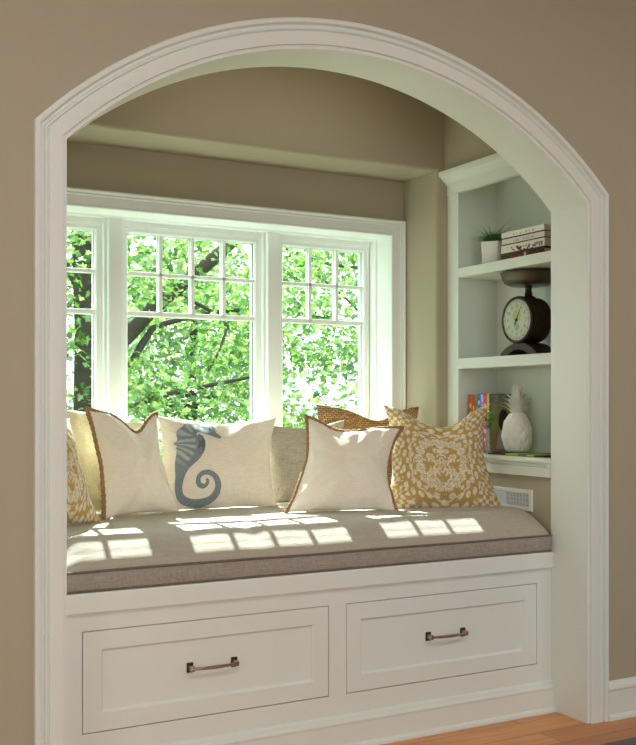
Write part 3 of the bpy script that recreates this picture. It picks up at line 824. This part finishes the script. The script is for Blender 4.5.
m = MB(); m.lathe([(.03, 0), (.085, .001), (.105, .010), (.116, .028), (.120, .050), (.124, .052), (.1215, .054), (.114, .030), (.102, .014), (.083, .006), (.02, .005)], (SX+.003, SY, zc+.150), 56); m.build('dish', M_dish, sc, smooth=True)
m = MB(); nn = 24   # arched foot
top = []; bot = []
for i in range(nn+1):
    t = -1+2*i/nn; y = SY+.118*t
    top.append((y, S2+.012+.046*(1-abs(t)**2.2))); bot.append((y, S2+max(0, .028*(1-(t/.62)**2))))
rows = []
for x in (SX-.060, SX-.054, SX+.050, SX+.056):
    k = 0 if x in (SX-.054, SX+.050) else .003
    rows.append([(x, y, z-k) for y, z in top]+[(x, y, z) for y, z in bot[::-1]])
m.grid(rows, closed_u=True)
for r_ in (rows[0], rows[-1]):
    L_ = len(top); m.add(r_, [(i, i+1, 2*L_-2-i, 2*L_-1-i) for i in range(L_-1)])
m.build('foot', M_dark, sc)
settle(sc)

# --- lower shelf: upright books
defs = [('orange', lin(214, 112, 48), .900-.086, .028, .262), ('dark orange', lin(190, 84, 44), 0, .020, .258), ('olive green', lin(150, 140, 60), 0, .017, .262),
        ('blue', lin(70, 110, 190), 0, .026, .266), ('pale lilac', lin(196, 190, 216), 0, .016, .262), ('pink', lin(214, 70, 120), 0, .030, .262), ('lime green', lin(196, 206, 66), 0, .012, .268), ('dark green', lin(70, 72, 44), 0, .014, .264)]
y = .829; GU = 'colourful books standing on the bookcase ledge'
for i, (nm, cc, _, th, hh) in enumerate(defs):
    def ttl(e, i=i, y=y, th=th):
        m = MB(); rnd = random.Random(i)
        cc2 = (lin(240, 214, 120), lin(236, 200, 90), lin(90, 110, 60), lin(180, 200, 236), lin(120, 110, 160), lin(250, 170, 190), lin(240, 240, 160), lin(150, 150, 110))[i]
        z = S3+.05; cvr = i == 7
        while z < S3+.22:
            h = rnd.uniform(.006, .02); m.box(2.8932, 2.8940, y-th*.75, y-th*.25, z, z+h, 0, cc2); z += h+rnd.uniform(.004, .03)
        m.build('spine_print', M_tint, e, tint=True)
    last_book = book('book', '%s book standing upright at the left of the bookcase ledge' % nm, 2.8938, 3.05, y-th, y-.0006, S3, S3+hh, mat(nm.replace(' ', '_')+'_cover', cc, .5), GU, flat=False, title=ttl)
    y -= th
# printed front of the last book, which faces the room
yc = y-.0003; m = MB()
def flatp(pts, col, d=0): m.add([(xx, yc-d, zz) for xx, zz in pts], [tuple(range(len(pts)))], col)
xa, xb = 2.896, 3.05
flatp([(xa, S3+.225), (xb, S3+.225), (xb, S3+.263), (xa, S3+.263)], lin(116, 112, 108), .0002)
flatp([(xa, S3+.10), (xb, S3+.10), (xb, S3+.225), (xa, S3+.225)], lin(134, 138, 84), .0001)
flatp([(xa, S3+.002), (xb, S3+.002), (xb, S3+.10), (xa, S3+.10)], lin(150, 120, 78), .0001)
flatp([(2.965+.028*math.cos(q), S3+.145+.050*math.sin(q)) for q in [2*PI*k/20 for k in range(20)]], lin(58, 26, 24), .0006)
flatp([(2.970+.011*math.cos(q), S3+.128+.020*math.sin(q)) for q in [2*PI*k/14 for k in range(14)]], lin(160, 96, 84), .0008)
flatp([(2.925, S3+.018), (2.992, S3+.018), (2.990, S3+.075), (2.972, S3+.105), (2.944, S3+.098), (2.930, S3+.06)], lin(190, 174, 168), .0007)
for k in range(9):
    flatp([(2.912+.04*(k % 3), S3+.232+.009*(k//3)), (2.938+.04*(k % 3), S3+.232+.009*(k//3)), (2.938+.04*(k % 3), S3+.236+.009*(k//3)), (2.912+.04*(k % 3), S3+.236+.009*(k//3))], lin(150, 146, 140), .0004)
cp_ = m.build('cover_print', M_tint, None, tint=True, fix=False)
lastb = last_book; cp_.data.transform(Matrix.Translation(-lastb.location)); cp_.parent = lastb
# bud vase
vs_ = thing('bud_vase', 'small clear glass bud vase with green leafy sprigs beside the white pineapple', 'vase', (2.868, .652, S3))
M_vglass = mat('vase_glass', (.8, .9, .86, 1), .05); M_vglass.node_tree.nodes['Principled BSDF'].inputs['Transmission Weight'].default_value = .9
m = MB(); m.lathe([(.015, 0), (.017, .004), (.013, .03), (.010, .09), (.012, .125), (.0105, .125), (.0085, .09), (.011, .03), (.013, .01), (.005, .008)], (2.868, .652, S3), 20); m.build('vase', M_vglass, vs_, smooth=True)
m = MB(); rnd = random.Random(3)
M_sprig = leaf_mat('sprig_leaf', [lin(60, 130, 40), lin(110, 180, 60), lin(80, 150, 50)])
for k in range(7):
    a = k*.9; tip = Vector((2.868+.024*math.cos(a), .652+.026*math.sin(a), S3+.165+rnd.uniform(-.02, .02)))
    m.tube([(2.868, .652, S3+.02), (2.868, .652, S3+.12), tip], .0011, 5)
    for j in range(6):
        c_ = Vector((2.868, .652, S3+.125)).lerp(tip, .35+j*.13)+Vector((rnd.uniform(-.01, .01), rnd.uniform(-.01, .01), rnd.uniform(-.006, .01)))
        d = Vector((rnd.uniform(-1, 1), rnd.uniform(-1, 1), rnd.uniform(-.3, 1))).normalized(); s = d.orthogonal().normalized()
        m.add([c_, c_+d*.008+s*.005, c_+d*.018, c_+d*.008-s*.005], [(0, 1, 2, 3)])
m.build('sprigs', M_sprig, vs_, fix=False); settle(vs_)
# magazine
mg = thing('magazine', 'dark magazine with a lime green band lying flat on the bookcase ledge', 'magazine', (2.92, .415, S3))
m = MB(); m.box(2.826, 3.02, .235, .600, S3, S3+.007, 0, lin(40, 38, 36)); m.box(2.8255, 3.0, .30, .48, S3+.0015, S3+.0076, 0, lin(176, 196, 60)); m.box(2.8250, 3.0, .345, .40, S3+.0025, S3+.0079, 0, lin(86, 110, 50))
m.build('cover', M_tint, mg, tint=True); settle(mg)
# pineapple
pz = S3+.0085; PXc, PYc = 2.930, .530
pa = thing('pineapple', 'white ceramic pineapple ornament standing on the magazine on the ledge', 'ornament', (PXc, PYc, pz))
m = MB(); rows = []; NA, NH = 120, 60; Hh = .172
for j in range(NH+1):
    t = j/NH; z = Hh*t; r_ = .064*max(.02, (math.sin(PI*(.19+.72*t)))**.6)
    if t < .05: r_ *= .86+.14*t/.05
    if t == 1: r_ = .018
    row = []
    for i in range(NA):
        a = 2*PI*i/NA
        p1 = math.sin(a*5+t*17); p2 = math.sin(a*5-t*17)
        bmp = (1-abs(p1))*(1-abs(p2)); k = 1-max(abs(p1) > 2, 0)
        e_ = min(abs(math.sin((a*9+t*16)/2)), abs(math.sin((a*9-t*16)/2)))
        rr = r_+.0048*(min(1, e_*1.6)-.4)*math.sin(PI*min(1, max(0, t*1.05)))**.3
        if e_ > .92: rr += .0015
        row.append((rr*math.cos(a)+PXc, rr*math.sin(a)+PYc, pz+z))
    rows.append(row)
m.grid(rows, closed_u=True); m.add(rows[0], [tuple(range(NA))]); m.add(rows[-1], [tuple(range(NA))])
m.build('body', M_ceramic, pa, smooth=True)
m = MB()
def pleaf(a, z0, L_, w_, out, curl):
    d = Vector((math.cos(a), math.sin(a), 0)); s = Vector((-math.sin(a), math.cos(a), 0)); base = Vector((PXc, PYc, pz+z0))
    N_ = 8; rr = []
    for i in range(N_+1):
        t = i/N_; c_ = base+d*(.010+L_*(out*t+curl*t**3))+Vector((0, 0, L_*(t-.35*curl*t**3)))
        w = w_*(1-t)**.75*(.75+.6*t) if t < 1 else .0004
        nrm = d
        rr.append([c_-s*w, c_-s*w*.5-nrm*.0015, c_-nrm*.0028*(1-t), c_+s*w*.5-nrm*.0015, c_+s*w, c_+s*w*.5+nrm*.0018, c_+nrm*.0032*(1-t*.8), c_-s*w*.5+nrm*.0018])
    m.grid(rr, closed_u=True)
for lv, (n_, z0, L_, w_, out, curl) in enumerate(((9, Hh-.014, .054, .018, .78, .42), (9, Hh-.004, .060, .018, .64, .40), (8, Hh+.012, .060, .017, .50, .38), (8, Hh+.030, .058, .016, .36, .34), (7, Hh+.050, .052, .013, .18, .26), (6, Hh+.068, .048, .012, .12, .22), (4, Hh+.084, .046, .010, .04, .12))):
    for k in range(n_): pleaf(2*PI*k/n_+lv*.37, z0, L_, w_, out, curl)
m.lathe([(.024, Hh-.008), (.020, Hh+.03), (.013, Hh+.06), (.007, Hh+.09), (.001, Hh+.115)], (PXc, PYc, pz), 16)
m.build('leaf_crown', M_ceramic, pa, smooth=True, autos=.9); settle(pa)

# ------------------------------------------------------------------ rug
rg = MB().box(1.7, 4.3, -2.3, -.236, 0.0005, .014, .005).build('rug', M_rug)
tag(rg, 'blue-grey wool rug on the oak floor in front of the window seat', 'rug')

# ------------------------------------------------------------------ outdoors
GZ = -.55
struct(MB().box(-30, 40, 1.5, 60, GZ-.1, GZ).build('ground', M_lawn))
struct(MB().box(-30, 40, 11.5, 30, GZ, GZ+.03).build('street', M_street))
LS = [(0, -.15), (.38, -.36), (.30, -.02), (.62, .18), (.30, .30), (.22, .62), (0, .95), (-.22, .62), (-.30, .30), (-.62, .18), (-.30, -.02), (-.38, -.36)]
def leaf_add(m, c_, size, rnd, droop=.3):
    d = Vector((rnd.gauss(0, 1), rnd.gauss(0, 1), rnd.gauss(0, .7)-droop)).normalized()
    n_ = Vector((rnd.gauss(0, .7), rnd.gauss(0, .7), 1)).normalized(); s = d.cross(n_).normalized(); n_ = s.cross(d)
    vs = []
    for x, y in LS: vs.append(c_+(s*x+d*y+n_*(abs(x)*.25))*size)
    o_ = c_+d*size*.3
    m.add([o_]+vs, [(0, 1+i, 1+(i+1) % 12) for i in range(12)])
def spray(m, c_, rad, n_, size, rnd):
    for k in range(n_):
        p = Vector((rnd.gauss(0, 1)*rad, rnd.gauss(0, 1)*rad, rnd.gauss(0, .55)*rad))
        leaf_add(m, c_+p, size*rnd.uniform(.7, 1.25), rnd)
rnd = random.Random(21)
tr = thing('maple_tree', 'large maple with dark leaning limbs filling the view outside the windows', 'tree', (3.22, 8.0, GZ))
tk = MB()
tk.tube([(3.30, 8, GZ), (3.24, 8, .3), (3.20, 8, 1.2), (3.21, 8, 2.0), (3.16, 8, 3.0), (3.1, 8.1, 5.2)], [.24, .17, .15, .145, .13, .09], 14)
tk.build('trunk', M_bark, tr, smooth=True)
br = MB()
def limb(pts, r0, r1):
    c_ = catmull([tuple(p) for p in pts], 5); n_ = len(c_)
    br.tube(c_, [r0+(r1-r0)*i/(n_-1) for i in range(n_)], 9)
limb([(3.20, 8, 1.55), (3.65, 8, 2.0), (4.04, 8, 2.40), (4.6, 8, 2.85), (5.14, 8.0, 3.36), (6.0, 8.1, 4.3)], .10, .065)
limb([(3.20, 8, 1.2), (3.6, 8, 1.55), (3.85, 8, 1.95), (4.1, 8, 2.15), (5.2, 8, 2.35), (6.6, 7.8, 2.2)], .055, .018)
limb([(3.22, 8, .85), (3.7, 7.7, 1.25), (4.2, 7.5, 1.40), (4.9, 7.3, 1.55)], .05, .015)
limb([(4.2, 8, 2.5), (4.7, 7.8, 2.2), (4.6, 7.6, 1.9), (4.4, 7.5, 1.6)], .025, .01)
limb([(5.14, 8, 3.3), (5.9, 7.8, 2.95), (6.8, 7.6, 2.85), (7.6, 7.5, 2.7)], .03, .01)
limb([(5.6, 7.9, 3.0), (6.2, 7.6, 2.5), (6.7, 7.4, 1.9)], .02, .008)
limb([(3.16, 8, 2.4), (2.8, 8, 3.0), (2.2, 8, 3.8)], .05, .02)
limb([(3.10, 8, 3.4), (3.8, 7.8, 3.7), (4.6, 7.7, 3.75)], .035, .015)
lf = MB()
for k in range(1330):
    x = rnd.uniform(-2.4, 9.2); y = rnd.uniform(5.6, 10.2); z = rnd.uniform(.35, 4.5)
    dn = noise.noise(Vector((x*.75, y*.5, z*.95)))
    if z > 2.1+.62*(y-1.4)*1.0: continue
    if dn < (-.20 if x < 5 else -.28): continue
    # keep the trunk and big limb readable
    if y < 8.1 and x < 3.75+.2*rnd.random() and abs(x/(y+3)-.2916) < .030 and z < 2.6 and rnd.random() < .85: continue
    sa, se = x/(y+3), (z-1.23)/(y+3)
    t_ = max(-.3, min(1.3, ((sa-.367)*.1+(se-.1027)*.0873)/(.1**2+.0873**2)))
    if y < 8.1 and math.hypot(sa-.367-.1*t_, se-.1027-.0873*t_) < .022 and rnd.random() < .85: continue
    if abs(sa-.565) < .05 and -.01 < se < .035 and rnd.random() < .72: continue
    if abs(sa-.41) < .05 and se < .0 and rnd.random() < .6: continue
    spray(lf, Vector((x, y, z)), .26, 44, .070, rnd)
# high twigs out of view, added to dapple the sun on the seat
limb([(3.12, 8.05, 4.4), (2.4, 6.6, 5.0), (1.8, 5.4, 4.9), (1.1, 4.7, 4.7)], .03, .008)
limb([(3.12, 8.05, 4.6), (3.4, 6.6, 5.2), (3.2, 5.5, 5.1), (3.5, 4.9, 4.8)], .03, .008)
for (x0, x1, y0, z0) in ((.8, 2.2, 4.7, 4.7), (2.4, 4.0, 4.9, 4.85), (3.1, 1.6, 5.3, 5.0)):
    pts = catmull([(x0, y0, z0), ((x0+x1)/2, y0+.1, z0+.12), (x1, y0+.2, z0)], 6)
    br.tube(pts, .010, 6)
    for k in range(6):
        q = pts[rnd.randrange(len(pts))]; spray(lf, Vector(q)+Vector((0, 0, -.05)), .13, 7, .066, rnd)
br.build('branches', M_bark, tr, smooth=True)
lf.build('foliage', M_leaf, tr, fix=False)
settle(tr)
# farther greenery across the street
for i, (x, y, w, h) in enumerate(((4.5, 31, 3.2, 7.5), (14.0, 32, 3.3, 8.0), (23.5, 31, 3.3, 7.2), (33, 33, 3.5, 8.2))):
    t_ = thing('street_tree', ['bright green tree across the street, seen through the left window', 'bright green tree across the street, seen through the middle window', 'bright green tree across the street, seen left in the right window', 'bright green tree across the street, farthest right beyond the right window'][i], 'tree', (x, y, GZ), 0, 'trees across the street')
    MB().tube([(x, y, GZ), (x, y, 2.5), (x+.2, y, 5)], [.28, .2, .1], 10).build('trunk', M_bark, t_)
    m = MB()
    for k in range(170):
        v = Vector((rnd.gauss(0, 1), rnd.gauss(0, 1), rnd.gauss(0, 1))).normalized()*rnd.uniform(.3, 1)**.6
        spray(m, Vector((x+v.x*w, y+v.y*2.2, 3.2+v.z*h*.5)), .6, 26, .26, rnd)
    m.build('foliage', M_leaf2, t_, fix=False); settle(t_)

# ------------------------------------------------------------------ light
w = bpy.data.worlds.new('sky'); C.world = w; w.use_nodes = True
nt = w.node_tree; bg = nt.nodes['Background']
tc = nt.nodes.new('ShaderNodeTexCoord'); sp_ = nt.nodes.new('ShaderNodeSeparateXYZ'); cr_ = nt.nodes.new('ShaderNodeValToRGB')
cr_.color_ramp.elements[0].position = 0; cr_.color_ramp.elements[0].color = (.24, .26, .30, 1)
cr_.color_ramp.elements[1].position = .5; cr_.color_ramp.elements[1].color = (.82, 1.0, 1, 1)
nt.links.new(tc.outputs['Generated'], sp_.inputs[0]); nt.links.new(sp_.outputs[2], cr_.inputs[0]); nt.links.new(cr_.outputs[0], bg.inputs[0])
bg.inputs[1].default_value = 5.0
sun = bpy.data.lights.new('sun', 'SUN'); sun.energy = 17; sun.angle = .009; sun.color = (.93, 1, .98)
so = bpy.data.objects.new('sun', sun); COL.objects.link(so)
so.rotation_euler = Vector((-.13, -1, -.95)).to_track_quat('-Z', 'Y').to_euler(); so.location = (3, 10, 10)
def area(name, loc, target, sx, sy, e, col):
    l = bpy.data.lights.new(name, 'AREA'); l.shape = 'RECTANGLE'; l.size = sx; l.size_y = sy; l.energy = e; l.color = col
    o = bpy.data.objects.new(name, l); COL.objects.link(o); o.location = loc
    o.rotation_euler = (Vector(target)-Vector(loc)).to_track_quat('-Z', 'Y').to_euler(); return o
area('rear_fill', (1.2, RY0+.05, 1.5), (1.6, 0, 1.2), 4.0, 1.8, 62, (.84, .96, 1.03))  # added fill for the room; the rear wall has no window
area('side_fill', (RX0+.05, -2.8, 1.5), (1.6, -.5, 1.2), 2.4, 1.6, 24, (.84, .96, 1.03))  # added fill from the left side, no window in that wall
area('ceiling_fill', (1.82, .56, NC-.01), (1.82, .56, 0), 1.2, .3, 1.2, (1, .92, .78))  # unseen fill added to brighten the niche, no fixture there
for x, y in ((.4, -2.4), (3.4, -2.4)):
    area('ceiling_fill', (x, y, CEIL-.02), (x, y, 0), .5, .5, 14, (1, .96, .92))  # unseen fill panels added under the room ceiling

# ------------------------------------------------------------------ camera
cam = bpy.data.cameras.new('camera'); co = bpy.data.objects.new('camera', cam); COL.objects.link(co)
co.location = (0, -3, 1.23); co.rotation_euler = (PI/2, 0, -math.radians(28.8))
cam.sensor_fit = 'HORIZONTAL'; cam.sensor_width = 36; cam.lens = 36*1034/636
cam.shift_y = (405-372.5)/636
cam.clip_start = .05; cam.clip_end = 200
C.camera = co
C.view_settings.view_transform = 'Standard'; C.view_settings.look = 'None'; C.view_settings.gamma = 1
C.view_settings.exposure = 0.56
C.view_settings.use_curve_mapping = False
C.cycles.max_bounces = 10; C.cycles.diffuse_bounces = 6; C.cycles.transparent_max_bounces = 16
